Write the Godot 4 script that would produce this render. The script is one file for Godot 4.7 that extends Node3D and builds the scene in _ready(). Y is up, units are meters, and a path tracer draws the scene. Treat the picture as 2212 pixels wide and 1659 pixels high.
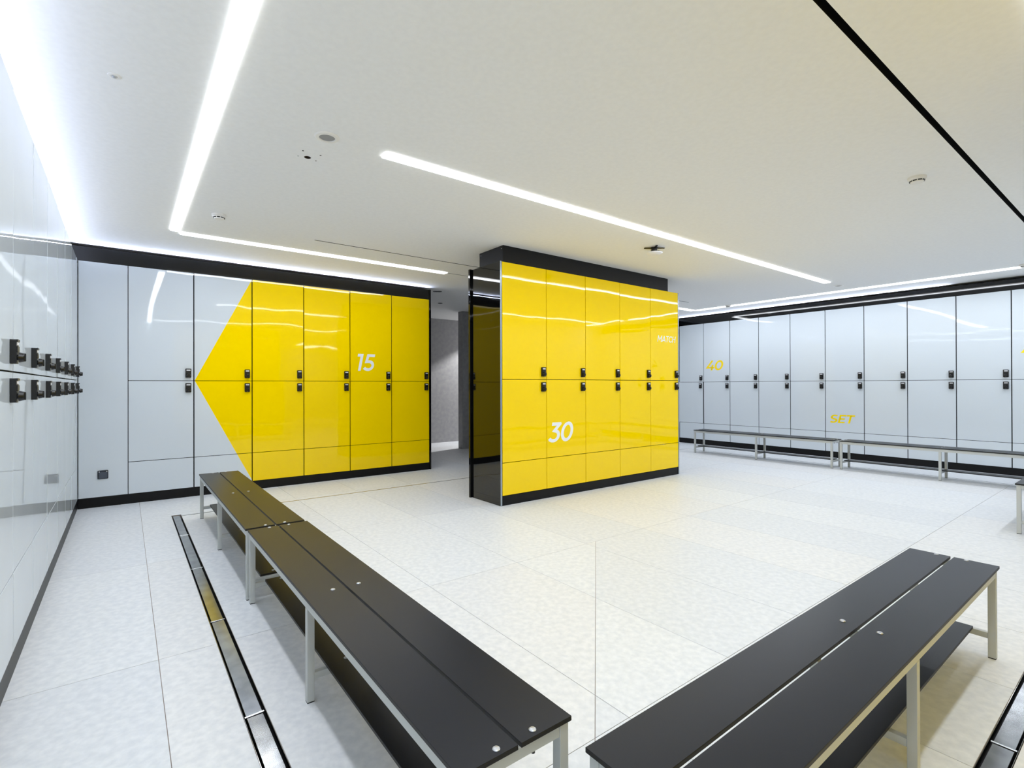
extends Node3D

# ---------------------------------------------------------------- room measures (metres, y up)
const CEIL := 2.725          # underside of the ceiling
const TOP := 2.54            # top of the locker fronts
const MID := 1.315           # joint between upper and lower locker doors
const BASE := 0.445          # joint between lower door and base panel
const SKIRT := 0.105         # top of the black plinth
const LEFT := -0.385         # plane of the left locker fronts
const BACK := -6.79          # plane of the back locker fronts
const RIGHT := 9.66          # plane of the right locker fronts
const FRONT := 0.40          # plane of the front wall, behind the camera
const ISLAND := -4.245       # front plane of the free-standing lockers

var M := {}
var rng := RandomNumberGenerator.new()
var used := {}


func _ready() -> void:
	rng.seed = 4711
	# ------------------------------------------------------------ camera
	var cam := Camera3D.new()
	cam.name = "camera"
	cam.fov = 74.27
	cam.near = 0.02
	cam.far = 100.0
	add_child(cam)
	cam.position = Vector3(0, 1.25, 0)
	var yaw := deg_to_rad(-37.333)
	var pitch := deg_to_rad(0.1795)
	var roll := deg_to_rad(-0.155)
	cam.basis = Basis(Vector3.UP, yaw) * Basis(Vector3.RIGHT, pitch) * Basis(Vector3.BACK, roll)
	cam.current = true
	# ------------------------------------------------------------ surroundings and exposure: a closed room, its own lamps only
	var env := Environment.new()
	env.background_mode = Environment.BG_COLOR
	env.background_color = Color(0, 0, 0)
	env.tonemap_mode = Environment.TONE_MAPPER_LINEAR
	env.tonemap_exposure = 1.06
	env.sdfgi_enabled = true
	env.ssao_enabled = true
	env.ssil_enabled = true
	var we := WorldEnvironment.new()
	we.name = "world_environment"
	we.environment = env
	add_child(we)
	materials()
	lights()
	shell()
	floor_tiles()
	lockers()
	benches()
	drains()
	ceiling_fittings()


# ---------------------------------------------------------------- the lamps
var STRIP_PER_METRE := 0.54

func lights() -> void:
	# the ring of recessed light strips
	var g := "recessed linear ceiling lights"
	strip("linear_light", Vector3(0.372, CEIL, -2.66), 6.14, 0.07, false, "long bright linear ceiling light running along the left locker wall", g)
	strip("linear_light", Vector3(1.875, CEIL, -5.785), 2.91, 0.09, true, "bright linear ceiling light above the aisle before the yellow arrow lockers", g)
	strip("linear_light", Vector3(8.06, CEIL, -5.785), 1.70, 0.09, true, "short bright linear ceiling light end seen right beside the free-standing yellow lockers", g)
	strip("linear_light", Vector3(8.955, CEIL, -2.73), 6.00, 0.09, false, "bright linear ceiling light along the white lockers with 40 and SET", g)
	strip("linear_light", Vector3(4.66, CEIL, -0.295), 8.45, 0.07, true, "linear ceiling light along the near wall beside the black slot, mirrored in the yellow doors", g)
	# the long strip in the middle of the room
	strip("linear_light", Vector3(4.68, CEIL, -3.05), 6.74, 0.086, true, "bright linear ceiling light crossing the middle of the white ceiling alone", g)
	# bluish LED strips hidden behind the tops of the lockers
	var c := "hidden LED strips on top of the lockers"
	cove("led_strip", Vector3(1.60, 2.688, -6.812), 4.0, 0.0, 60.0, 1.0, "thin bluish LED strip on the black fascia over the yellow arrow lockers", c)
	cove("led_strip", Vector3(9.682, 2.688, -4.35), 4.6, -90.0, 58.0, 1.0, "thin bluish LED strip on the black fascia over the lockers with 40", c)
	cove("led_strip", Vector3(-0.44, 2.556, -3.2), 7.1, 90.0, 30.0, 0.17, "thin bluish LED strip on top of the left white lockers", c)
	# lamps of the neighbouring rooms
	var d := "linear lights in the neighbouring rooms"
	strip("linear_light", Vector3(5.31, CEIL, 5.5), 0.66, 0.9, true, "long dash-like light in the next room mirrored in the yellow doors", d)
	strip("linear_light", Vector3(5.94, CEIL, 5.2), 0.36, 0.7, true, "short dash-like light in the next room mirrored in the yellow doors", d)
	var o := thing("recessed_downlight", "small downlight behind the grey partition, lighting the corridor end wall", "downlight", Vector3(6.9, CEIL, -9.2))
	obj("housing", lathe([[0.045, -0.004], [0.05, -0.004], [0.05, 0.0], [0.045, 0.0]], 24), M.black, o)
	obj("glowing_lens", lathe([[0.0, -0.003], [0.044, -0.003]], 24), M.glow, o)
	var s := SpotLight3D.new()
	s.name = "corridor_lamp"
	s.light_energy = 7.0
	s.light_size = 0.04
	s.spot_angle = 62.0
	s.spot_angle_attenuation = 0.25
	s.spot_range = 12.0
	s.spot_attenuation = 2.0
	s.shadow_enabled = true
	s.position = Vector3(0, -0.02, 0)
	s.rotation_degrees = Vector3(-90, 0, 0)
	o.add_child(s)


func area(size: Vector2, energy: float, color: Color) -> AreaLight3D:
	var a := AreaLight3D.new()
	a.name = "lamp"
	a.area_size = size
	a.area_normalize_energy = true
	a.light_energy = energy
	a.light_color = color
	a.area_range = 20.0
	a.area_attenuation = 2.0
	a.shadow_enabled = true
	return a


func strip(called: String, at: Vector3, length: float, width: float, along_x: bool, label: String, group: String) -> void:
	var o := thing(called, label, "ceiling light", at, 0.0 if along_x else PI / 2, group)
	obj("glowing_diffuser", box(Vector3(length, 0.010, width), 0.002, Vector3(0, -0.0052, 0)), M.glow, o)
	var a := area(Vector2(length, width), STRIP_PER_METRE * length * maxf(1.0, width * 5.0), Color(0.94, 0.965, 1.0))
	a.position = Vector3(0, -0.0125, 0)
	a.rotation_degrees = Vector3(-90, 0, 0)
	o.add_child(a)


func cove(called: String, at: Vector3, length: float, turn: float, tilt: float, power: float, label: String, group: String) -> void:
	var o := thing(called, label, "LED strip", at, deg_to_rad(turn), group)
	obj("glowing_tape", box(Vector3(length, 0.003, 0.012), 0.0, Vector3(0, -0.003, 0)), M.glow_cool, o)
	var a := area(Vector2(length, 0.012), power * length, Color(0.84, 0.885, 1.0))
	a.position = Vector3(0, 0.002, 0)
	a.basis = Basis(Vector3.RIGHT, deg_to_rad(tilt)) * Basis(Vector3.RIGHT, deg_to_rad(90))
	o.add_child(a)


# ---------------------------------------------------------------- materials
func plain(color: Color, rough: float, metal := 0.0, spec := 0.5) -> StandardMaterial3D:
	var m := StandardMaterial3D.new()
	m.albedo_color = color
	m.roughness = rough
	m.metallic = metal
	m.metallic_specular = spec
	return m


func noise_tex(seed_: int, freq: float, octaves: int, lo: Color, hi: Color, a := 0.0, b := 1.0) -> NoiseTexture2D:
	var n := FastNoiseLite.new()
	n.seed = seed_
	n.noise_type = FastNoiseLite.TYPE_SIMPLEX_SMOOTH
	n.frequency = freq
	n.fractal_type = FastNoiseLite.FRACTAL_FBM
	n.fractal_octaves = octaves
	var r := Gradient.new()
	r.offsets = PackedFloat32Array([a, b])
	r.colors = PackedColorArray([lo, hi])
	var t := NoiseTexture2D.new()
	t.width = 1024
	t.height = 1024
	t.seamless = true
	t.noise = n
	t.color_ramp = r
	return t


func wavy_normal() -> NoiseTexture2D:
	var n := FastNoiseLite.new()
	n.seed = 9
	n.noise_type = FastNoiseLite.TYPE_SIMPLEX_SMOOTH
	n.frequency = 0.011
	n.fractal_type = FastNoiseLite.FRACTAL_NONE
	var t := NoiseTexture2D.new()
	t.width = 512
	t.height = 512
	t.seamless = true
	t.noise = n
	t.as_normal_map = true
	t.bump_strength = 24.0
	return t


func glass(color: Color, wave: NoiseTexture2D) -> StandardMaterial3D:
	var m := plain(color, 0.03, 0.0, 0.41)
	m.normal_enabled = true
	m.normal_texture = wave
	m.normal_scale = 0.006
	m.uv1_triplanar = true
	m.uv1_world_triplanar = true
	m.uv1_scale = Vector3(0.4, 0.4, 0.4)
	return m


func grainy(base: StandardMaterial3D, t: Texture2D, scale_: float, world := true) -> StandardMaterial3D:
	base.albedo_texture = t
	base.uv1_triplanar = true
	base.uv1_world_triplanar = world
	base.uv1_scale = Vector3(scale_, scale_, scale_)
	return base


func materials() -> void:
	var wave := wavy_normal()
	M.white = glass(Color(0.835, 0.865, 0.89), wave)
	M.white_calm = glass(Color(0.835, 0.865, 0.89), wave)
	M.white_calm.normal_scale = 0.004
	M.yellow = glass(Color(1.0, 0.855, 0.0), wave)
	M.black_glass = glass(Color(0.025, 0.025, 0.03), wave)
	M.black_glass.metallic_specular = 0.55
	M.fascia = plain(Color(0.03, 0.03, 0.04), 0.04)
	M.black = plain(Color(0.055, 0.055, 0.06), 0.45)
	M.plinth = plain(Color(0.035, 0.035, 0.045), 0.4, 0.0, 0.35)
	M.carcass = plain(Color(0.04, 0.04, 0.045), 0.7, 0.0, 0.2)
	M.box_panel = grainy(plain(Color(1, 1, 1), 0.5, 0.0, 0.35), noise_tex(31, 0.05, 3, Color(0.06, 0.06, 0.065), Color(0.09, 0.09, 0.095)), 1.0)
	M.lock = plain(Color(0.05, 0.052, 0.058), 0.38)
	M.knob = plain(Color(0.04, 0.042, 0.05), 0.3)
	M.tag = plain(Color(0.93, 0.93, 0.95), 0.4)
	M.print_white = plain(Color(0.95, 0.96, 0.98), 0.25)
	M.print_yellow = plain(Color(1.0, 0.865, 0.0), 0.25)
	M.edge = plain(Color(0.62, 0.66, 0.70), 0.25, 0.6)
	M.ceiling = grainy(plain(Color(1, 1, 1), 0.9), noise_tex(5, 0.03, 4, Color(0.945, 0.943, 0.935), Color(0.965, 0.963, 0.955)), 0.7)
	M.wall = plain(Color(0.86, 0.87, 0.88), 0.7)
	M.concrete = grainy(plain(Color(1, 1, 1), 0.75), noise_tex(12, 0.02, 5, Color(0.585, 0.585, 0.595), Color(0.645, 0.64, 0.64), 0.1, 0.9), 0.45)
	M.grout = plain(Color(0.60, 0.55, 0.52), 0.9)
	# stone-look floor tiles: three castings that differ in tone and in where the cloudiness lies
	var fine := noise_tex(77, 0.022, 7, Color(0.925, 0.93, 0.935), Color(0.985, 0.985, 0.982), 0.15, 0.85)
	var tones := [Color(0.93, 0.938, 0.95), Color(0.91, 0.92, 0.937), Color(0.93, 0.932, 0.938)]
	for k in 3:
		var m := grainy(plain(tones[k], 0.42), fine, 0.9)
		m.uv1_offset = Vector3(0.37 * k, 0.0, 0.61 * k)
		M["tile_%d" % k] = m
	var hpl := noise_tex(8, 0.35, 3, Color(0.085, 0.092, 0.115), Color(0.13, 0.138, 0.165))
	M.plank = grainy(plain(Color(1, 1, 1), 0.33, 0.0, 0.29), hpl, 2.2)
	M.plank_edge = plain(Color(0.07, 0.062, 0.06), 0.5)
	M.frame = plain(Color(0.79, 0.80, 0.79), 0.42, 0.15)
	M.bolt = plain(Color(0.76, 0.77, 0.79), 0.38, 1.0)
	var smear := noise_tex(40, 0.006, 4, Color(0.60, 0.61, 0.625), Color(0.70, 0.71, 0.72), 0.2, 0.8)
	M.steel = grainy(plain(Color(1, 1, 1), 0.17, 1.0), smear, 1.3)
	M.steel_bright = plain(Color(0.90, 0.91, 0.92), 0.25, 1.0)
	M.trough = plain(Color(0.12, 0.12, 0.13), 0.4, 0.6)
	M.slot_steel = plain(Color(0.60, 0.59, 0.57), 0.10, 1.0)
	M.fitting = plain(Color(0.93, 0.92, 0.90), 0.5)
	M.grille = plain(Color(0.60, 0.60, 0.60), 0.7)
	M.brown = plain(Color(0.20, 0.17, 0.15), 0.8)
	M.socket = plain(Color(0.27, 0.30, 0.35), 0.4)
	M.socket_rim = plain(Color(0.13, 0.15, 0.19), 0.4)
	M.glow = plain(Color(1, 1, 1), 0.6)
	M.glow.emission_enabled = true
	M.glow.emission = Color(0.98, 0.99, 1.0)
	M.glow.emission_energy_multiplier = 6.0
	M.glow_cool = plain(Color(1, 1, 1), 0.6)
	M.glow_cool.emission_enabled = true
	M.glow_cool.emission = Color(0.88, 0.92, 1.0)
	M.glow_cool.emission_energy_multiplier = 2.0


# ---------------------------------------------------------------- mesh building
class Soup:
	var v := PackedVector3Array()
	var n := PackedVector3Array()

	func tri(a: Vector3, b: Vector3, c: Vector3, na: Vector3, nb := Vector3.ZERO, nc := Vector3.ZERO) -> void:
		if nb == Vector3.ZERO:
			nb = na
			nc = na
		if (b - a).cross(c - a).dot(na + nb + nc) > 0.0:
			v.append_array([a, c, b])
			n.append_array([na, nc, nb])
		else:
			v.append_array([a, b, c])
			n.append_array([na, nb, nc])

	func quad(a: Vector3, b: Vector3, c: Vector3, d: Vector3, nn: Vector3) -> void:
		tri(a, b, c, nn)
		tri(a, c, d, nn)

	func add_box(size: Vector3, bev := 0.0, at := Vector3.ZERO) -> void:
		var h := size / 2
		bev = minf(bev, 0.45 * minf(size.x, minf(size.y, size.z)))
		for ax in 3:
			var a1 := (ax + 1) % 3
			var a2 := (ax + 2) % 3
			for s in [-1.0, 1.0]:
				var nn := Vector3.ZERO
				nn[ax] = s
				var p := []
				for q in [[-1, -1], [1, -1], [1, 1], [-1, 1]]:
					var w := Vector3.ZERO
					w[ax] = s * h[ax]
					w[a1] = q[0] * (h[a1] - bev)
					w[a2] = q[1] * (h[a2] - bev)
					p.append(w + at)
				quad(p[0], p[1], p[2], p[3], nn)
		if bev <= 0.0:
			return
		for ax in 3:                      # edges along axis ax
			var a1 := (ax + 1) % 3
			var a2 := (ax + 2) % 3
			for s1 in [-1.0, 1.0]:
				for s2 in [-1.0, 1.0]:
					var nn := Vector3.ZERO
					nn[a1] = s1
					nn[a2] = s2
					var p := []
					for q in [[-1, 0], [1, 0], [1, 1], [-1, 1]]:
						var w := Vector3.ZERO
						w[ax] = q[0] * (h[ax] - bev)
						w[a1] = s1 * (h[a1] - (bev if q[1] == 0 else 0.0))
						w[a2] = s2 * (h[a2] - (0.0 if q[1] == 0 else bev))
						p.append(w + at)
					quad(p[0], p[1], p[2], p[3], nn.normalized())
		for sx in [-1.0, 1.0]:
			for sy in [-1.0, 1.0]:
				for sz in [-1.0, 1.0]:
					var s := Vector3(sx, sy, sz)
					tri(s * (h - Vector3(0, bev, bev)) + at, s * (h - Vector3(bev, 0, bev)) + at, s * (h - Vector3(bev, bev, 0)) + at, s.normalized())

	func add_prism(poly: PackedVector2Array, z0: float, z1: float, x := Transform3D.IDENTITY) -> void:
		if Geometry2D.is_polygon_clockwise(poly):
			poly = poly.duplicate()
			poly.reverse()
		var f := x.basis.z.normalized()
		var idx := Geometry2D.triangulate_polygon(poly)
		for i in range(0, idx.size(), 3):
			var a := poly[idx[i]]
			var b := poly[idx[i + 1]]
			var c := poly[idx[i + 2]]
			tri(x * Vector3(a.x, a.y, z1), x * Vector3(b.x, b.y, z1), x * Vector3(c.x, c.y, z1), f)
			tri(x * Vector3(a.x, a.y, z0), x * Vector3(b.x, b.y, z0), x * Vector3(c.x, c.y, z0), -f)
		for i in poly.size():
			var a := poly[i]
			var b := poly[(i + 1) % poly.size()]
			var nn := (x.basis * Vector3(b.y - a.y, a.x - b.x, 0)).normalized()
			quad(x * Vector3(a.x, a.y, z0), x * Vector3(b.x, b.y, z0), x * Vector3(b.x, b.y, z1), x * Vector3(a.x, a.y, z1), nn)

	func add_lathe(profile: Array, sides: int, x := Transform3D.IDENTITY) -> void:
		for i in profile.size() - 1:
			var r0: float = profile[i][0]
			var y0: float = profile[i][1]
			var r1: float = profile[i + 1][0]
			var y1: float = profile[i + 1][1]
			var slope := Vector2(y1 - y0, r0 - r1)
			if slope.length() < 1e-7:
				continue
			slope = slope.normalized()
			for k in sides:
				var a := TAU * k / sides
				var b := TAU * (k + 1) / sides
				var da := Vector3(cos(a), 0, sin(a))
				var db := Vector3(cos(b), 0, sin(b))
				var na := x.basis * (da * slope.x + Vector3(0, slope.y, 0))
				var nb := x.basis * (db * slope.x + Vector3(0, slope.y, 0))
				var p := [x * (da * r0 + Vector3(0, y0, 0)), x * (db * r0 + Vector3(0, y0, 0)), x * (db * r1 + Vector3(0, y1, 0)), x * (da * r1 + Vector3(0, y1, 0))]
				if r0 > 1e-6:
					tri(p[0], p[1], p[2], na, nb, nb)
				if r1 > 1e-6:
					tri(p[0], p[2], p[3], na, nb, na)

	func done() -> ArrayMesh:
		var arr := []
		arr.resize(Mesh.ARRAY_MAX)
		arr[Mesh.ARRAY_VERTEX] = v
		arr[Mesh.ARRAY_NORMAL] = n
		var m := ArrayMesh.new()
		m.add_surface_from_arrays(Mesh.PRIMITIVE_TRIANGLES, arr)
		return m


func box(size: Vector3, bev := 0.0, at := Vector3.ZERO) -> ArrayMesh:
	var s := Soup.new()
	s.add_box(size, bev, at)
	return s.done()


func span(a: Vector3, b: Vector3, bev := 0.0) -> ArrayMesh:      # a box from corner to corner
	return box((b - a).abs(), bev, (a + b) / 2)


func prism(poly: PackedVector2Array, z0: float, z1: float) -> ArrayMesh:
	var s := Soup.new()
	s.add_prism(poly, z0, z1)
	return s.done()


func lathe(profile: Array, sides: int) -> ArrayMesh:
	var s := Soup.new()
	s.add_lathe(profile, sides)
	return s.done()


func rounded(w: float, h: float, r: float, at := Vector2.ZERO) -> PackedVector2Array:
	var p := PackedVector2Array()
	for q in [[1, 1, 0.0], [-1, 1, 90.0], [-1, -1, 180.0], [1, -1, 270.0]]:
		for k in 5:
			var a := deg_to_rad(q[2] + 22.5 * k)
			p.append(at + Vector2(q[0] * (w / 2 - r) + r * cos(a), q[1] * (h / 2 - r) + r * sin(a)))
	return p


# ---------------------------------------------------------------- naming and tagging
func numbered(called: String) -> String:
	var k: int = used.get(called, 0)
	used[called] = k + 1
	return called if k == 0 else "%s_%03d" % [called, k]


func thing(called: String, label: String, category: String, at := Vector3.ZERO, turn := 0.0, group := "") -> Node3D:
	var o := Node3D.new()
	o.name = numbered(called)
	add_child(o)
	o.position = at
	o.rotation.y = turn
	o.set_meta("label", label)
	o.set_meta("category", category)
	if group:
		o.set_meta("group", group)
	return o


func obj(called: String, mesh: Mesh, m: Material, parent: Node = self, at := Vector3.ZERO) -> MeshInstance3D:
	var o := MeshInstance3D.new()
	o.name = numbered(called) if parent == self else called
	o.mesh = mesh
	o.material_override = m
	o.position = at
	parent.add_child(o, true)
	return o


func struct(called: String, mesh: Mesh, m: Material, label := "") -> MeshInstance3D:
	var o := obj(called, mesh, m)
	o.set_meta("kind", "structure")
	if label:
		o.set_meta("label", label)
	return o


# ---------------------------------------------------------------- walls, floor slab, ceiling
func shell() -> void:
	var c := CSGCombiner3D.new()
	c.name = "ceiling"
	c.set_meta("kind", "structure")
	c.set_meta("label", "white plastered ceiling with light strips and black slots")
	add_child(c)
	var slab := CSGBox3D.new()
	slab.name = "slab"
	slab.size = Vector3(12.0, 0.2, 18.2)
	slab.position = Vector3(4.7, CEIL + 0.1, -2.3)
	slab.material = M.ceiling
	c.add_child(slab)
	var cuts := [
		[Vector3(4.55, CEIL, -0.8255), Vector3(9.0, 0.12, 0.031), M.black],       # air slot near the camera
		[Vector3(4.755, CEIL, -5.273), Vector3(6.47, 0.08, 0.018), M.black],      # thin air slot before the island
		[Vector3(5.27, CEIL, -5.785), Vector3(3.87, 0.04, 0.02), M.grille],      # unlit groove between the light strips
	]
	for k in cuts.size():
		var b := CSGBox3D.new()
		b.name = "slot"
		b.size = cuts[k][1]
		b.position = cuts[k][0]
		b.operation = CSGShape3D.OPERATION_SUBTRACTION
		b.material = cuts[k][2]
		c.add_child(b, true)
	for h in [[0.935, -3.394, 0.021], [0.886, -3.315, 0.006], [0.881, -3.409, 0.004], [0.994, -3.316, 0.006], [0.993, -3.413, 0.005]]:
		var y := CSGCylinder3D.new()
		y.name = "hole"
		y.radius = h[2]
		y.height = 0.06
		y.sides = 16
		y.position = Vector3(h[0], CEIL, h[1])
		y.operation = CSGShape3D.OPERATION_SUBTRACTION
		y.material = M.brown
		c.add_child(y, true)

	struct("wall_left", span(Vector3(-1.25, 0, -7.5), Vector3(-1.0, CEIL, 0.9)), M.wall)
	struct("wall_left_panel", span(Vector3(-0.97, SKIRT, -2.45), Vector3(LEFT, TOP, FRONT - 0.002), 0.002), M.white, "white glass panelling continuing the left lockers")
	struct("baseboard_left", span(Vector3(-0.42, 0.0, BACK + 0.006), Vector3(LEFT - 0.004, SKIRT - 0.004, FRONT)), M.plinth, "black plinth under the left lockers")
	struct("wall_back", span(Vector3(-1.25, 0, -7.6), Vector3(3.62, CEIL, -7.4)), M.wall)
	struct("wall_back_panel", span(Vector3(6.0, 0, -7.5), Vector3(10.3, CEIL, BACK)), M.wall, "white wall behind the free-standing lockers")
	struct("baseboard_back", span(Vector3(LEFT, 0, BACK - 0.03), Vector3(3.62, SKIRT - 0.004, BACK - 0.006)), M.plinth, "black plinth under the back lockers")
	struct("wall_right", span(Vector3(10.3, 0, -7.5), Vector3(10.5, CEIL, 0.9)), M.wall)
	struct("baseboard_right", span(Vector3(RIGHT + 0.006, 0, BACK), Vector3(RIGHT + 0.03, SKIRT, FRONT)), M.plinth, "black plinth under the right lockers")
	struct("wall_right_panel", span(Vector3(RIGHT, SKIRT, -0.205), Vector3(10.25, TOP, FRONT - 0.002), 0.002), M.white, "white glass panelling continuing the right lockers")
	struct("trim_1", span(Vector3(-1.0, TOP - 0.02, -6.83), Vector3(3.63, 2.690, -6.796)), M.fascia, "glossy black fascia above the back lockers")
	struct("trim_2", span(Vector3(RIGHT + 0.006, TOP - 0.02, BACK - 0.04), Vector3(RIGHT + 0.04, 2.690, FRONT)), M.fascia, "glossy black fascia above the right lockers")
	struct("trim_3", span(Vector3(6.0, TOP, BACK), Vector3(RIGHT, 2.690, BACK + 0.02)), M.fascia, "glossy black fascia behind the free-standing lockers")
	# front wall behind the camera: yellow and white glass, with a doorway to the next room
	struct("wall_front", span(Vector3(-1.25, 0, FRONT), Vector3(0.9, CEIL, FRONT + 0.5)), M.white, "white front panelling left of the yellow")
	struct("wall_front_yellow_panel", span(Vector3(0.9, 0, FRONT), Vector3(3.2, CEIL, FRONT + 0.5)), M.yellow, "yellow glass front panelling left of the doorway")
	struct("wall_front_panel_far", span(Vector3(5.0, 0, FRONT), Vector3(7.4, CEIL, FRONT + 0.5)), M.white, "white glass front panelling right of the doorway")
	struct("wall_front_white_panel", span(Vector3(7.4, 0, FRONT), Vector3(10.5, CEIL, FRONT + 0.5)), M.white, "white front panelling by the right wall")
	# the next room beyond that doorway
	struct("wall_lobby_left", span(Vector3(1.4, 0, FRONT + 0.5), Vector3(1.6, CEIL, 6.6)), M.concrete, "grey wall of the next room on the left")
	struct("wall_lobby_right", span(Vector3(7.4, 0, FRONT + 0.5), Vector3(7.6, CEIL, 6.6)), M.concrete, "grey wall of the next room on the right")
	struct("wall_lobby_back", span(Vector3(1.4, 0, 6.4), Vector3(7.6, CEIL, 6.6)), M.concrete, "grey end wall of the next room")
	# corridor behind the lockers
	struct("wall_corridor_left", span(Vector3(3.45, 0, -11.0), Vector3(3.62, CEIL, -7.4)), M.concrete, "grey wall along the corridor")
	struct("wall_corridor_end", span(Vector3(3.45, 0, -10.06), Vector3(9.0, CEIL, -9.86)), M.concrete, "grey concrete-look end wall of the corridor")
	struct("wall_corridor_partition", span(Vector3(5.30, 0, -8.72), Vector3(10.3, CEIL, -8.56)), M.concrete, "grey partition edge in the corridor")
	struct("wall_corridor_right", span(Vector3(9.0, 0, -11.0), Vector3(9.2, CEIL, -8.72)), M.concrete, "grey wall closing the corridor")
	struct("wall_corridor_side", span(Vector3(10.3, 0, -8.72), Vector3(10.5, CEIL, -7.5)), M.concrete, "wall closing the passage behind the lockers")


# ---------------------------------------------------------------- floor: a grout bed with every tile laid on it
func floor_tiles() -> void:
	var f := struct("floor", span(Vector3(-1.3, -0.25, -11.4), Vector3(10.7, -0.06, 6.8)), M.grout, "pale grey stone-look tiled floor")
	var bed := Soup.new()
	var lay := Transform3D(Basis(Vector3(1, 0, 0), Vector3(0, 0, 1), Vector3(0, 1, 0)), Vector3(0, -0.056, 0))   # polygon (x, z), rising along +y
	obj("lobby_floor", span(Vector3(1.4, -0.058, FRONT + 0.1), Vector3(7.6, 0.0, 6.6)), M.tile_0, f)
	var channels := [
		Rect2(0.354, -5.905, 0.078, 5.575), Rect2(0.354, -0.408, 8.446, 0.078),
		Rect2(0.432, -5.855, 8.368, 0.022), Rect2(8.778, -5.855, 0.022, 5.45),
	]
	var diag := PackedVector2Array([Vector2(0.36, -0.35), Vector2(3.03, -2.86)])
	for r in range(-6, 1):
		for c in range(-3, 13):
			var x0 := 1.507 + 0.693 * c
			var z1 := -1.255 - 1.575 * r - 1.575
			z1 = -1.255 + 1.575 * (r + 1)
			var cell := [rect(x0, z1 - 1.575, x0 + 0.693, z1, 0.0)]
			cell = keep(cell, rect(-0.42, -9.9, 10.2, FRONT + 0.02, 0.0))
			for ch in channels:
				cell = cut(cell, rect(ch.position.x, ch.position.y, ch.end.x, ch.end.y, 0.0))
			for piece in cell:
				bed.add_prism(piece, 0.0, 0.0538, lay)
			# the diagonal cut for the fall towards the corner drain
			if z1 - 1.575 > -2.9 and x0 < 3.0:
				cell = split(cell, diag[0], diag[1])
			for piece in cell:
				for q in Geometry2D.offset_polygon(piece, -0.0014, Geometry2D.JOIN_MITER):
					if q.size() < 3 or absf(poly_area(q)) < 0.0004:
						continue
					var s := Soup.new()
					s.add_prism(q, 0.0, 0.056, lay)
					obj("tile", s.done(), M["tile_%d" % rng.randi_range(0, 2)], f)
	obj("grout", bed.done(), M.grout, f).set_meta("label", "thin grout between the tiles")


func rect(x0: float, z0: float, x1: float, z1: float, _m: float) -> PackedVector2Array:
	return PackedVector2Array([Vector2(x0, z0), Vector2(x1, z0), Vector2(x1, z1), Vector2(x0, z1)])


func poly_area(p: PackedVector2Array) -> float:
	var a := 0.0
	for i in p.size():
		a += p[i].cross(p[(i + 1) % p.size()])
	return a / 2


func keep(pieces: Array, within: PackedVector2Array) -> Array:
	var out := []
	for p in pieces:
		for q in Geometry2D.intersect_polygons(p, within):
			out.append(q)
	return out


func cut(pieces: Array, away: PackedVector2Array) -> Array:
	var out := []
	for p in pieces:
		for q in Geometry2D.clip_polygons(p, away):
			out.append(q)
	return out


func split(pieces: Array, a: Vector2, b: Vector2) -> Array:
	var d := (b - a).normalized()
	var n := Vector2(-d.y, d.x)
	var out := []
	for s in [1.0, -1.0]:
		out.append_array(keep(pieces, PackedVector2Array([a - d * 20, b + d * 20, b + d * 20 + n * 20 * s, a - d * 20 + n * 20 * s])))
	return out


# ---------------------------------------------------------------- lockers
var lock_body: ArrayMesh
var lock_tag: ArrayMesh
var lock_knob: ArrayMesh

func make_lock() -> void:
	var s := Soup.new()
	s.add_prism(rounded(0.056, 0.103, 0.007), 0.0, 0.021)
	s.add_prism(rounded(0.056, 0.010, 0.003, Vector2(0, 0.0465)), 0.021, 0.025)
	s.add_prism(rounded(0.050, 0.026, 0.004, Vector2(0, 0.010)), 0.021, 0.0245)
	lock_body = s.done()
	lock_tag = prism(rounded(0.038, 0.013, 0.002, Vector2(0.001, 0.034)), 0.021, 0.0225)
	var k := Soup.new()
	var t := Transform3D(Basis(Vector3.RIGHT, PI / 2), Vector3(0, -0.024, 0.021))
	k.add_lathe([[0.012, 0.0], [0.012, 0.004], [0.0225, 0.005], [0.018, 0.021], [0.015, 0.0225], [0.0, 0.0225]], 24, t)
	k.add_box(Vector3(0.009, 0.034, 0.008), 0.002, Vector3(0, -0.024, 0.044))
	lock_knob = k.done()


func add_lock(door: Node3D, x: float, y: float) -> void:
	var b := obj("lock", lock_body, M.lock, door, Vector3(x, y, 0.0))
	b.set_meta("label", "black combination lock box")
	obj("number_plate", lock_tag, M.tag, door, Vector3(x, y, 0.0)).set_meta("label", "small white number plate")
	obj("lock_knob", lock_knob, M.knob, door, Vector3(x, y, 0.0))


func tilt(o: Node3D, much: float) -> void:
	o.rotation = Vector3(deg_to_rad(rng.randf_range(-much, much)), deg_to_rad(rng.randf_range(-much, much)), 0)


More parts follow.
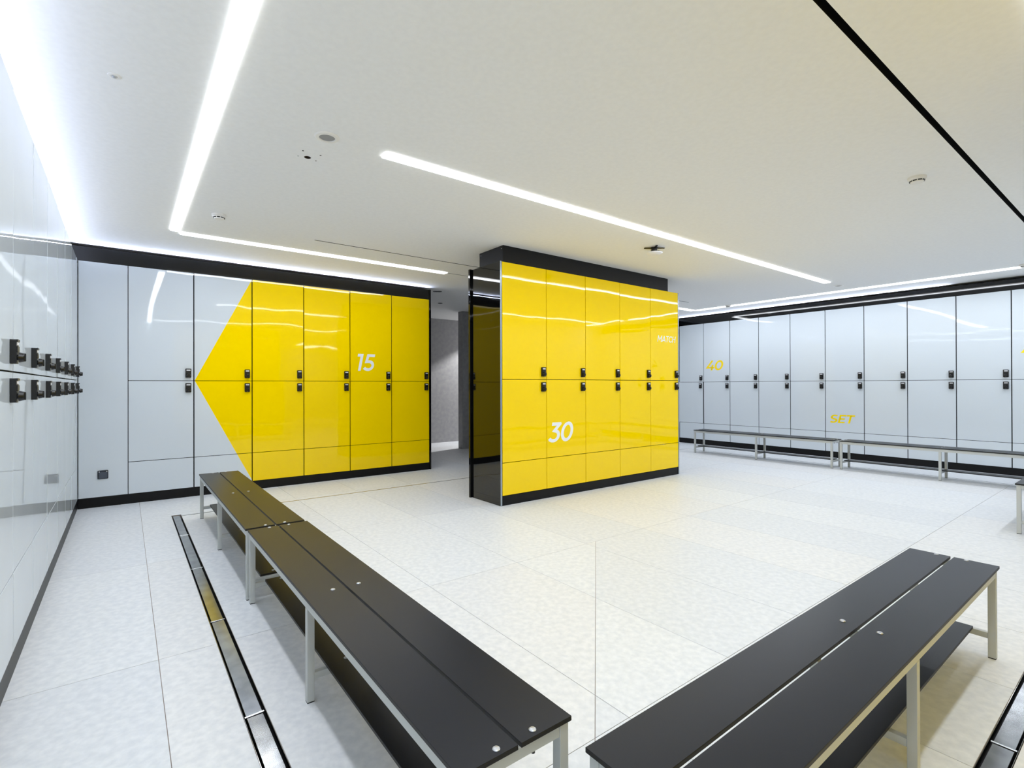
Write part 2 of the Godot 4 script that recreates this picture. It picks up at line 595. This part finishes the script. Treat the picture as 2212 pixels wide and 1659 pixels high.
# one column of two doors and a base panel; local x runs to the right as seen from the room, z into the room, the fronts lie in z = 0
func locker(at: Vector3, turn: float, w: float, m: Material, label: String, group: String, depth := 0.55, much := 0.18) -> Node3D:
	var o := thing("locker", label, "locker", at, turn, group)
	obj("body", span(Vector3(0.001, SKIRT - 0.003, -depth), Vector3(w - 0.001, TOP - 0.012, -0.019)), M.carcass, o).set_meta("label", "dark carcass showing in the joints")
	var gap := 0.003
	var side := 0.0032 if depth < 0.54 else 0.0055
	for p in [["door", MID + gap, TOP, 1], ["door", BASE + gap, MID - gap, -1], ["base_panel", SKIRT, BASE - gap, 0]]:
		var h: float = p[2] - p[1]
		var d := obj(p[0], box(Vector3(w - 2 * side, h, 0.014), 0.0012, Vector3(0, 0, -0.007)), m, o, Vector3(w / 2, (p[1] + p[2]) / 2, 0))
		if p[3] != 0:
			tilt(d, much)
			var y := (MID + 0.085) if p[3] > 0 else (MID - 0.080)
			add_lock(d, w / 2 - 0.055, y - d.position.y)
	return o


func doors_of(o: Node3D) -> Array:
	return o.get_children().filter(func(k): return str(k.name).begins_with("door"))


func lockers() -> void:
	make_lock()
	# ---- back wall: white, then the yellow arrow
	var g := "lockers along the back wall"
	var fill := thing("filler_panel", "tall white glass panel in the left corner carrying a grey power socket", "panel", Vector3(LEFT + 0.004, 0, BACK))
	obj("panel", span(Vector3(0.0, SKIRT, -0.014), Vector3(0.402, TOP, 0.0), 0.0012), M.white, fill)
	obj("frame", span(Vector3(0.01, SKIRT, -0.5), Vector3(0.395, TOP - 0.02, -0.019)), M.carcass, fill)
	locker(Vector3(0.022, 0, BACK), 0, 0.6, M.white, "white glass locker column between the socket panel and the yellow arrow tip", g)
	arrow_locker(Vector3(0.622, 0, BACK), 0.6, "locker column split diagonally into white and yellow, the tip of the arrow", g)
	locker(Vector3(1.222, 0, BACK), 0, 0.6, M.yellow, "plain yellow locker column directly right of the white and yellow split one", g)
	locker(Vector3(1.822, 0, BACK), 0, 0.6, M.yellow, "plain yellow locker column directly left of the one marked 15", g)
	var l15 := locker(Vector3(2.422, 0, BACK), 0, 0.6, M.yellow, "yellow locker column with a white 15 on its upper door", g)
	letter(l15, doors_of(l15)[0], "15", 2.488 - 2.422, 1.458, 0.232, 0.305, M.print_white)
	locker(Vector3(3.022, 0, BACK), 0, 0.6, M.yellow, "yellow locker column beside the black end panel at the corridor", g)
	var e := thing("end_panel", "tall thin black panel closing the yellow arrow lockers at the corridor", "panel", Vector3(3.625, 0, BACK))
	obj("panel", span(Vector3(0, 0, -0.6), Vector3(0.024, 2.692, 0.006), 0.001), M.fascia, e)
	# ---- right wall: white
	var gr := "lockers along the right wall"
	var names := [
		"white glass locker column next to the back corner, left of the one marked 40",
		"white glass locker column with a yellow 40 on its upper door",
		"white glass locker column directly right of the one marked 40",
		"white glass locker column second to the right of the one marked 40",
		"white glass locker column directly left of the one marked SET",
		"white glass locker column with a yellow SET on its lower door",
		"white glass locker column directly right of the one marked SET",
		"white glass locker column second to the right of the one marked SET",
		"white glass locker column third to the right of the one marked SET",
		"white glass locker column third right of SET's neighbour, cut by the picture edge with a yellow print",
		"white glass locker column beyond the yellow print on the right wall",
	]
	names[9] = "white glass locker column at the right picture edge with part of a yellow numeral"
	for k in 11:
		var z := -6.611 + 0.582 * k
		var o := locker(Vector3(RIGHT, 0, z), -PI / 2, 0.582, M.white, names[k], gr)
		if k == 1:
			letter(o, doors_of(o)[0], "40", -5.975 - z, 1.552, 0.205, 0.41, M.print_yellow)
		elif k == 5:
			letter(o, doors_of(o)[1], "SET", -3.640 - z, 0.598, 0.140, 0.385, M.print_yellow)
		elif k == 9:
			letter(o, doors_of(o)[0], "4", -1.28 - z, 1.635, 0.205, 0.20, M.print_yellow)
		elif k == 0:
			var d: Node3D = doors_of(o)[1]      # this lower door hangs a little open
			d.position.x -= 0.012
	var fr := thing("filler_panel", "narrow white glass panel in the back right corner", "panel", Vector3(RIGHT, 0, BACK + 0.003), -PI / 2)
	obj("panel", span(Vector3(0.0, SKIRT, -0.014), Vector3(0.165, TOP, 0.0), 0.0012), M.white, fr)
	# ---- left wall: white, seen at a grazing angle
	var gl := "lockers along the left wall"
	var order := ["nearest the back corner", "second from the back corner", "third from the back corner", "fourth from the back corner", "fifth from the back corner", "sixth from the back corner", "nearest the camera, its lock the largest"]
	for k in 7:
		# local x runs towards the back here
		locker(Vector3(LEFT, 0, -6.05 + 0.6 * k), PI / 2, 0.6, M.white_calm, "white glass locker column on the left wall, " + order[k], gl, 0.55, 0.22)
	var fl := thing("filler_panel", "narrow white glass strip on the left wall in the corner", "panel", Vector3(LEFT, 0, -6.652), PI / 2)
	obj("panel", span(Vector3(0.0, SKIRT, -0.014), Vector3(0.132, TOP, 0.0), 0.0012), M.white, fl)
	# ---- the free-standing yellow block
	var gi := "free-standing yellow lockers"
	var ni := [
		"yellow free-standing locker column at the left end beside the glossy black side",
		"yellow free-standing locker column with a white 30 on its lower door",
		"yellow free-standing locker column directly right of the one marked 30",
		"yellow free-standing locker column directly left of the one marked MATCH",
		"yellow free-standing locker column at the right end with a white MATCH",
	]
	for k in 5:
		var o := locker(Vector3(3.11 + 0.612 * k, 0, ISLAND), 0, 0.612, M.yellow, ni[k], gi, 0.530, 0.12)
		if k == 1:
			letter(o, doors_of(o)[1], "30", 0.018, 0.612, 0.222, 0.41, M.print_white)
		elif k == 4:
			letter(o, doors_of(o)[0], "MATCH", 0.140, 1.838, 0.088, 0.42, M.print_white, 0.066)
	var pl := thing("plinth", "black plinth under the free-standing yellow lockers", "plinth", Vector3(3.11, 0, ISLAND))
	obj("board", span(Vector3(0, 0, -0.535), Vector3(3.06, SKIRT - 0.006, -0.006)), M.plinth, pl)
	for s in [[3.087, "tall glossy black side panel of the free-standing lockers, mirroring the yellow wall"], [6.172, "thin black side panel at the right end of the free-standing lockers"]]:
		var p := thing("side_panel", s[1], "panel", Vector3(s[0], 0, ISLAND))
		obj("panel", span(Vector3(0, 0.002, -0.54), Vector3(0.021, TOP + 0.004, -0.003), 0.0), M.black_glass, p)
		obj("edge_strip", span(Vector3(0, 0.002, -0.003), Vector3(0.021, TOP + 0.004, 0.0), 0.001), M.edge, p).set_meta("label", "thin bright metal edge")
	var bp := thing("back_panel", "tall black back panel of the free-standing lockers, its edge proud on the left", "panel", Vector3(3.064, 0, ISLAND - 0.545))
	obj("panel", span(Vector3(0, 0.0, -0.03), Vector3(3.16, TOP + 0.012, 0.0), 0.001), M.fascia, bp)
	var bx := thing("ceiling_box", "matt black box between the free-standing lockers and the ceiling", "box", Vector3(3.151, TOP - 0.01, -4.725))
	obj("front_panel", span(Vector3(0, 0, 0.437), Vector3(2.838, CEIL - TOP + 0.01, 0.445), 0.001), M.box_panel, bx)
	obj("back_panel", span(Vector3(0, 0, 0.0), Vector3(2.838, CEIL - TOP + 0.01, 0.008), 0.001), M.box_panel, bx)
	for x in [0.0, 2.83]:
		obj("side_panel", span(Vector3(x, 0, 0.008), Vector3(x + 0.008, CEIL - TOP + 0.01, 0.437), 0.001), M.box_panel, bx)
	for q in [Vector3(-0.001, 0.165, 0.03), Vector3(-0.001, 0.165, 0.415)]:
		var sc := obj("screw", lathe([[0.004, 0.0], [0.004, 0.001], [0.0, 0.002]], 10), M.bolt, bx, q)
		sc.rotation.z = PI / 2
	# ---- the socket on the white corner panel
	var so := thing("power_socket", "dark grey double socket low on the white corner panel", "socket", Vector3(-0.185, 0.335, BACK))
	obj("cover_plate", prism(rounded(0.088, 0.088, 0.008), 0.0, 0.010), M.socket_rim, so)
	obj("flap", prism(rounded(0.068, 0.062, 0.004, Vector2(0.002, -0.006)), 0.010, 0.016), M.socket, so)
	for x in [-0.030, 0.032]:
		obj("hinge", box(Vector3(0.007, 0.012, 0.004), 0.001), M.tag, so, Vector3(x, 0.030, 0.012))


func arrow_locker(at: Vector3, w: float, label: String, group: String) -> void:
	var o := thing("locker", label, "locker", at, 0, group)
	obj("body", span(Vector3(0.001, SKIRT - 0.003, -0.55), Vector3(w - 0.001, TOP - 0.012, -0.019)), M.carcass, o)
	var tip := Vector2(0.007, MID + 0.002)
	var hi := Vector2(w - 0.008, TOP - 0.012)
	var lo := Vector2(w - 0.008, 0.126)
	var far := PackedVector2Array([tip, lo, Vector2(2, 0.126), Vector2(2, hi.y), hi])
	var yellow := PackedVector2Array([tip, hi + (hi - tip) * 2.0, Vector2(5, MID), lo + (lo - tip) * 2.0])
	for p in [["door", MID + 0.003, TOP, 1], ["door", BASE + 0.003, MID - 0.003, -1], ["base_panel", SKIRT, BASE - 0.003, 0]]:
		var mid: Vector2 = Vector2(w / 2, (p[1] + p[2]) / 2)
		var all := PackedVector2Array([Vector2(0.0055, p[1]), Vector2(w - 0.0055, p[1]), Vector2(w - 0.0055, p[2]), Vector2(0.0055, p[2])])
		var white_s := Soup.new()
		for q in Geometry2D.clip_polygons(all, yellow):
			white_s.add_prism(moved(q, -mid), -0.014, 0.0)
		var d := obj(p[0], white_s.done(), M.white, o, Vector3(mid.x, mid.y, 0))
		var ys := Soup.new()
		for q in Geometry2D.intersect_polygons(all, yellow):
			ys.add_prism(moved(q, -mid), -0.014, 0.0)
		obj("yellow_area", ys.done(), M.yellow, d).set_meta("label", "yellow painted part of the arrow")
		if p[3] != 0:
			tilt(d, 0.15)
			add_lock(d, w / 2 - 0.055, ((MID + 0.085) if p[3] > 0 else (MID - 0.080)) - mid.y)


func moved(p: PackedVector2Array, by: Vector2) -> PackedVector2Array:
	var out := PackedVector2Array()
	for q in p:
		out.append(q + by)
	return out


# ---------------------------------------------------------------- printed lettering, drawn as strokes of even width
func arc(c: Vector2, rx: float, ry: float, a0: float, a1: float, n := 14) -> PackedVector2Array:
	var p := PackedVector2Array()
	for k in n + 1:
		var a := deg_to_rad(lerpf(a0, a1, float(k) / n))
		p.append(c + Vector2(cos(a) * rx, sin(a) * ry))
	return p


func path(points: Array) -> PackedVector2Array:
	var p := PackedVector2Array()
	for q in points:
		p.append(Vector2(q[0], q[1]))
	return p


func glyph(ch: String) -> Array:      # [advance width, strokes]; cap height 1
	var h := 0.08
	match ch:
		"1":
			return [0.50, [path([[0.0, 1 - h], [0.27, 1 - h], [0.27, 0.0]])]]
		"5":
			var p := path([[0.60, 1 - h], [0.17, 1 - h], [0.12, 0.545], [0.30, 0.555]])
			p.append_array(arc(Vector2(0.30, 0.315), 0.27, 0.24, 80, -80))
			p.append_array(arc(Vector2(0.30, 0.30), 0.30, 0.22, -100, -150, 6))
			return [0.72, [p]]
		"3":
			var p := path([[0.06, 1 - h], [0.55, 1 - h], [0.27, 0.585], [0.31, 0.575]])
			p.append_array(arc(Vector2(0.31, 0.325), 0.25, 0.245, 75, -90))
			p.append_array(arc(Vector2(0.29, 0.30), 0.28, 0.22, -100, -155, 6))
			return [0.70, [p]]
		"0":
			var c := Vector2(0.37, 0.5)
			return [0.80, [arc(c, 0.29, 0.42, -92, 92, 24), arc(c, 0.29, 0.42, 88, 272, 24)]]
		"4":
			return [0.76, [path([[0.44, 1.0], [0.07, 0.28], [0.74, 0.28]]), path([[0.535, 0.56], [0.535, 0.0]])]]
		"S":
			var p := arc(Vector2(0.32, 0.715), 0.24, 0.205, 35, 90, 6)
			p.append_array(arc(Vector2(0.32, 0.715), 0.235, 0.205, 100, 225, 10))
			p.append_array(arc(Vector2(0.32, 0.285), 0.25, 0.205, 45, -90, 10))
			p.append_array(arc(Vector2(0.31, 0.285), 0.26, 0.205, -98, -145, 5))
			return [0.68, [p]]
		"E":
			return [0.66, [path([[0.62, 1 - h], [0.13, 1 - h], [0.13, h], [0.63, h]]), path([[0.13, 0.51], [0.55, 0.51]])]]
		"T":
			return [0.68, [path([[0.0, 1 - h], [0.68, 1 - h]]), path([[0.34, 1 - h], [0.34, 0.0]])]]
		"M":
			return [1.04, [path([[0.13, 0.0], [0.13, 0.93], [0.52, 0.30], [0.91, 0.93], [0.91, 0.0]])]]
		"A":
			return [0.86, [path([[0.05, 0.0], [0.43, 0.90], [0.81, 0.0]]), path([[0.19, 0.27], [0.67, 0.27]])]]
		"C":
			return [0.80, [arc(Vector2(0.46, 0.5), 0.37, 0.42, 45, 315, 24)]]
		"H":
			return [0.86, [path([[0.13, 0.0], [0.13, 1.0]]), path([[0.72, 0.0], [0.72, 1.0]]), path([[0.13, 0.5], [0.72, 0.5]])]]
	return [0.4, []]


func letter(o: Node3D, door: Node3D, text: String, x: float, y: float, height: float, width: float, m: Material, bold := 0.083) -> void:
	var s := Soup.new()
	var pen := 0.0
	var total := 0.0
	for ch in text:
		total += float(glyph(ch)[0])
	var slant := 0.20
	var sx := width / (total + slant - 0.05)
	for ch in text:
		var gl := glyph(ch)
		for stroke in gl[1]:
			for q in Geometry2D.offset_polyline(stroke, bold, Geometry2D.JOIN_MITER, Geometry2D.END_BUTT):
				var out := PackedVector2Array()
				for v in q:
					out.append(Vector2(x + (pen + v.x + slant * v.y) * sx - door.position.x, y + v.y * height - door.position.y))
				if not Geometry2D.is_polygon_clockwise(q):
					s.add_prism(out, 0.0002, 0.0014)
		pen += float(gl[0])
	obj("lettering", s.done(), m, door).set_meta("label", "printed %s" % text)


# ---------------------------------------------------------------- benches
func bench(at: Vector3, turn: float, label: String, gap := 0.013) -> void:
	var L := 2.33
	var o := thing("bench", label, "bench", at, turn, "changing benches")
	var H := 0.42
	for s in [-1, 1]:
		var p := obj("seat_plank", box(Vector3(L, 0.0105, 0.160), 0.0006), M.plank_edge, o, Vector3(0, H - 0.00675, s * (0.080 + gap / 2)))
		obj("laminate", box(Vector3(L, 0.0015, 0.160), 0.0004), M.plank, p, Vector3(0, 0.0060, 0)).set_meta("label", "slate grey laminate top")
		for x in [-L / 2 + 0.020, 0.0, L / 2 - 0.020]:
			obj("bolt", lathe([[0.0095, 0.0], [0.0093, 0.0015], [0.007, 0.0035], [0.0, 0.0045]], 18), M.bolt, p, Vector3(x, 0.00675, s * -0.031))
		obj("side_rail", box(Vector3(L - 0.068, 0.036, 0.026), 0.001), M.frame, o, Vector3(0, H - 0.0305, s * 0.1452))
	for x in [-L / 2 + 0.019, 0.0, L / 2 - 0.019]:
		for s in [-1, 1]:
			var tall := (H - 0.012) if x != 0.0 else (H - 0.0490)
			var l := obj("leg", box(Vector3(0.028, tall - 0.004, 0.028), 0.001), M.frame, o, Vector3(x, (tall + 0.004) / 2, s * 0.1445))
			obj("foot", box(Vector3(0.027, 0.004, 0.027), 0.0), M.black, l, Vector3(0, -tall / 2, 0))
			obj("bolt_end", lathe([[0.0, -0.012], [0.005, -0.012], [0.005, 0.0]], 10), M.black, o, Vector3(x, H - 0.0425, s * 0.0545))
		obj("cross_rail", box(Vector3(0.026, 0.030, 0.260 if x != 0.0 else 0.262), 0.001), M.frame, o, Vector3(x, H - 0.0275, 0))
		obj("stretcher", box(Vector3(0.024, 0.026, 0.260), 0.001), M.frame, o, Vector3(x, 0.100, 0))
	var sh := obj("shoe_shelf", box(Vector3(L - 0.064, 0.0105, 0.160), 0.0006), M.plank_edge, o, Vector3(0, 0.11875, 0))
	obj("laminate", box(Vector3(L - 0.064, 0.0015, 0.160), 0.0004), M.plank, sh, Vector3(0, 0.0060, 0))
	for x in [-L / 2 + 0.07, 0.0, L / 2 - 0.07]:
		obj("bolt", lathe([[0.0095, 0.0], [0.0093, 0.0015], [0.007, 0.0035], [0.0, 0.0045]], 14), M.bolt, sh, Vector3(x, 0.00675, 0.0))


func benches() -> void:
	bench(Vector3(0.727, 0, -2.091), PI / 2, "dark slatted bench at the near left, its end at the bottom of the picture", 0.0095)
	bench(Vector3(0.720, 0, -4.453), PI / 2, "dark slatted bench at the far left before the yellow arrow lockers", 0.0095)
	bench(Vector3(2.004, 0, -0.660), 0, "dark slatted bench in the right foreground above the steel drain")
	bench(Vector3(8.560, 0, -4.285), PI / 2, "slim bench before the locker marked 40 on the right wall")
	bench(Vector3(8.585, 0, -1.875), PI / 2, "slim bench on the right wall reaching the picture edge")
	bench(Vector3(7.090, 0, -0.660), 0, "bench cut by the right picture edge, only its end leg showing")


# ---------------------------------------------------------------- floor drains
func drains() -> void:
	# wide channels with polished covers: along the left lockers and along the front wall
	var a := thing("drain_channel", "long floor channel with loose steel covers along the left lockers", "floor drain", Vector3(0.393, 0, -3.118))
	trough(a, 5.575, 0.078, true)
	var n := thing("drain_channel", "floor channel with steel covers in the bottom right corner", "floor drain", Vector3(4.66, 0, -0.369))
	trough(n, 8.27, 0.076, false)
	var ends := [-5.90, -5.085, -4.105, -3.122, -2.143, -1.165, -0.42]
	var roll := [0.6, -0.4, 0.2, -2.6, 0.0, 0.3]      # loose plates lie slightly askew
	for k in 6:
		cover(a, (ends[k] + ends[k + 1]) / 2 - a.position.z, ends[k + 1] - ends[k], true, roll[k])
	for k in 8:
		cover(n, 0.98 * k - 3.71, 0.98, false)
	# narrow slots: along the back and the right wall
	slot(Vector3(4.606, 0, -5.844), 8.346, true, "thin steel floor slot running across before the back lockers")
	slot(Vector3(8.789, 0, -3.12), 5.40, false, "thin steel floor slot under the benches of the right wall")


func trough(o: Node3D, length: float, width: float, along_z: bool) -> void:
	o.rotation.y = PI / 2 if along_z else 0.0
	obj("channel_floor", box(Vector3(length, 0.006, width)), M.trough, o, Vector3(0, -0.050, 0))
	for s in [-1, 1]:
		obj("channel_side", box(Vector3(length, 0.047, 0.0016)), M.slot_steel, o, Vector3(0, -0.0237, s * (width / 2 - 0.0009)))


func cover(o: Node3D, along: float, length: float, flip: bool, roll := 0.0) -> void:
	# local x of a channel turned by a quarter runs towards -z
	var p := obj("cover_plate", box(Vector3(length - 0.014, 0.003, 0.056), 0.0008), M.steel, o, Vector3(-along if flip else along, -0.0075, 0))
	p.rotation.x = deg_to_rad(roll)
	p.set_meta("label", "loose polished steel cover plate")
	obj("end_lip", box(Vector3(0.008, 0.0045, 0.068), 0.0008), M.steel_bright, p, Vector3(-length / 2 + 0.002, 0.002, 0))
	for x in [-0.35, 0.35]:
		obj("support", box(Vector3(0.03, 0.038, 0.04), 0.001), M.trough, p, Vector3(x * length, -0.0205, 0))


func slot(at: Vector3, length: float, along_x: bool, label: String) -> void:
	var o := thing("slot_drain", label, "floor drain", at, 0.0 if along_x else PI / 2)
	for s in [-1, 1]:
		obj("flange", box(Vector3(length, 0.03, 0.004), 0.0005), M.slot_steel, o, Vector3(0, -0.0157, s * 0.0086))
	obj("slot_insert", box(Vector3(length, 0.006, 0.0122), 0.0003), M.slot_steel, o, Vector3(0, -0.0034, 0))


# ---------------------------------------------------------------- fittings on the ceiling
func ceiling_fittings() -> void:
	speaker(Vector3(0.951, CEIL, -3.046), 0.071, "round white ceiling speaker with grey grille left of the middle light")
	speaker(Vector3(8.43, CEIL, -3.045), 0.060, "small round ceiling speaker at the right end of the middle light")
	detector(Vector3(0.641, CEIL, -4.985), 0.055, "white smoke detector by the left corner of the light ring")
	detector(Vector3(4.483, CEIL, -1.116), 0.055, "white smoke detector on the right beside the black ceiling slot")
	detector(Vector3(8.875, CEIL, -5.03), 0.05, "white smoke detector over the light strip before the locker marked 40")
	detector(Vector3(8.80, CEIL, -1.12), 0.06, "white smoke detector at the right picture edge near the light strip")
	var d := thing("spotlight_fitting", "small white recessed spot with a chrome eye at the upper left", "downlight", Vector3(-0.040, CEIL, -3.052))
	obj("ring", lathe([[0.012, -0.004], [0.018, -0.005], [0.026, -0.003], [0.028, 0.0]], 28), M.fitting, d)
	obj("eye", lathe([[0.0, -0.010], [0.006, -0.0095], [0.011, -0.006], [0.012, -0.002]], 20), M.bolt, d)
	for q in [[3.857, -7.02, "black corridor downlight nearer the yellow lockers"], [3.905, -6.99, "black corridor downlight twin beside the first"], [4.475, -7.975, "black corridor downlight deeper in the corridor"]]:
		var k := thing("downlight", q[2], "downlight", Vector3(q[0], CEIL, q[1]), 0, "black corridor downlights")
		obj("ring", lathe([[0.030, -0.004], [0.040, -0.004], [0.042, 0.0]], 24), M.black, k)
		obj("reflector", lathe([[0.0, -0.0015], [0.031, -0.0015]], 24), M.lock, k)
	# black cross bracket with a white dish hanging under it
	var w := thing("ceiling_bracket", "black cross-shaped ceiling bracket with a white dish above the free-standing lockers", "bracket", Vector3(4.508, CEIL, -3.39))
	for k in 4:
		var a := PI / 4 + k * PI / 2 + 0.12
		var arm := obj("arm", box(Vector3(0.098, 0.006, 0.020), 0.001), M.black, w, Vector3(cos(a) * 0.060, -0.008, -sin(a) * 0.060))
		arm.rotation.y = a
	obj("hub", lathe([[0.026, -0.05], [0.030, -0.02], [0.036, -0.012], [0.036, 0.0]], 24), M.black, w)
	obj("dish", lathe([[0.0, -0.082], [0.045, -0.078], [0.078, -0.066], [0.087, -0.057], [0.082, -0.055], [0.03, -0.052], [0.0, -0.050]], 32), M.tag, w)
	for k in 4:
		var a := k * PI / 2 + 0.35
		var rod := obj("clip", box(Vector3(0.062, 0.004, 0.006), 0.0), M.black, w, Vector3(cos(a) * 0.058, -0.044, -sin(a) * 0.058))
		rod.basis = Basis(Vector3.UP, a) * Basis(Vector3.BACK, -0.42)


func speaker(at: Vector3, r: float, label: String) -> void:
	var o := thing("ceiling_speaker", label, "speaker", at)
	obj("rim", lathe([[r * 0.62, -0.003], [r * 0.66, -0.009], [r * 0.9, -0.007], [r, -0.002], [r, 0.0]], 40), M.fitting, o)
	obj("grille", lathe([[0.0, -0.0045], [r * 0.63, -0.0035]], 32), M.grille, o)


func detector(at: Vector3, r: float, label: String) -> void:
	var o := thing("smoke_detector", label, "smoke detector", at, 0.3)
	obj("base_ring", lathe([[r * 0.94, -0.016], [r, -0.014], [r, 0.0]], 36), M.fitting, o)
	obj("cap", lathe([[0.0, -0.040], [r * 0.62, -0.039], [r * 0.70, -0.035], [r * 0.86, -0.018], [r * 0.93, -0.0155], [r * 0.93, -0.010]], 36), M.fitting, o)
	for k in 9:
		var a := TAU * k / 9
		var v := obj("vent", box(Vector3(0.004, 0.007, r * 0.42), 0.0), M.black, o, Vector3(cos(a) * r * 0.765, -0.0285, sin(a) * r * 0.765))
		v.rotation = Vector3(0, -a, 0)
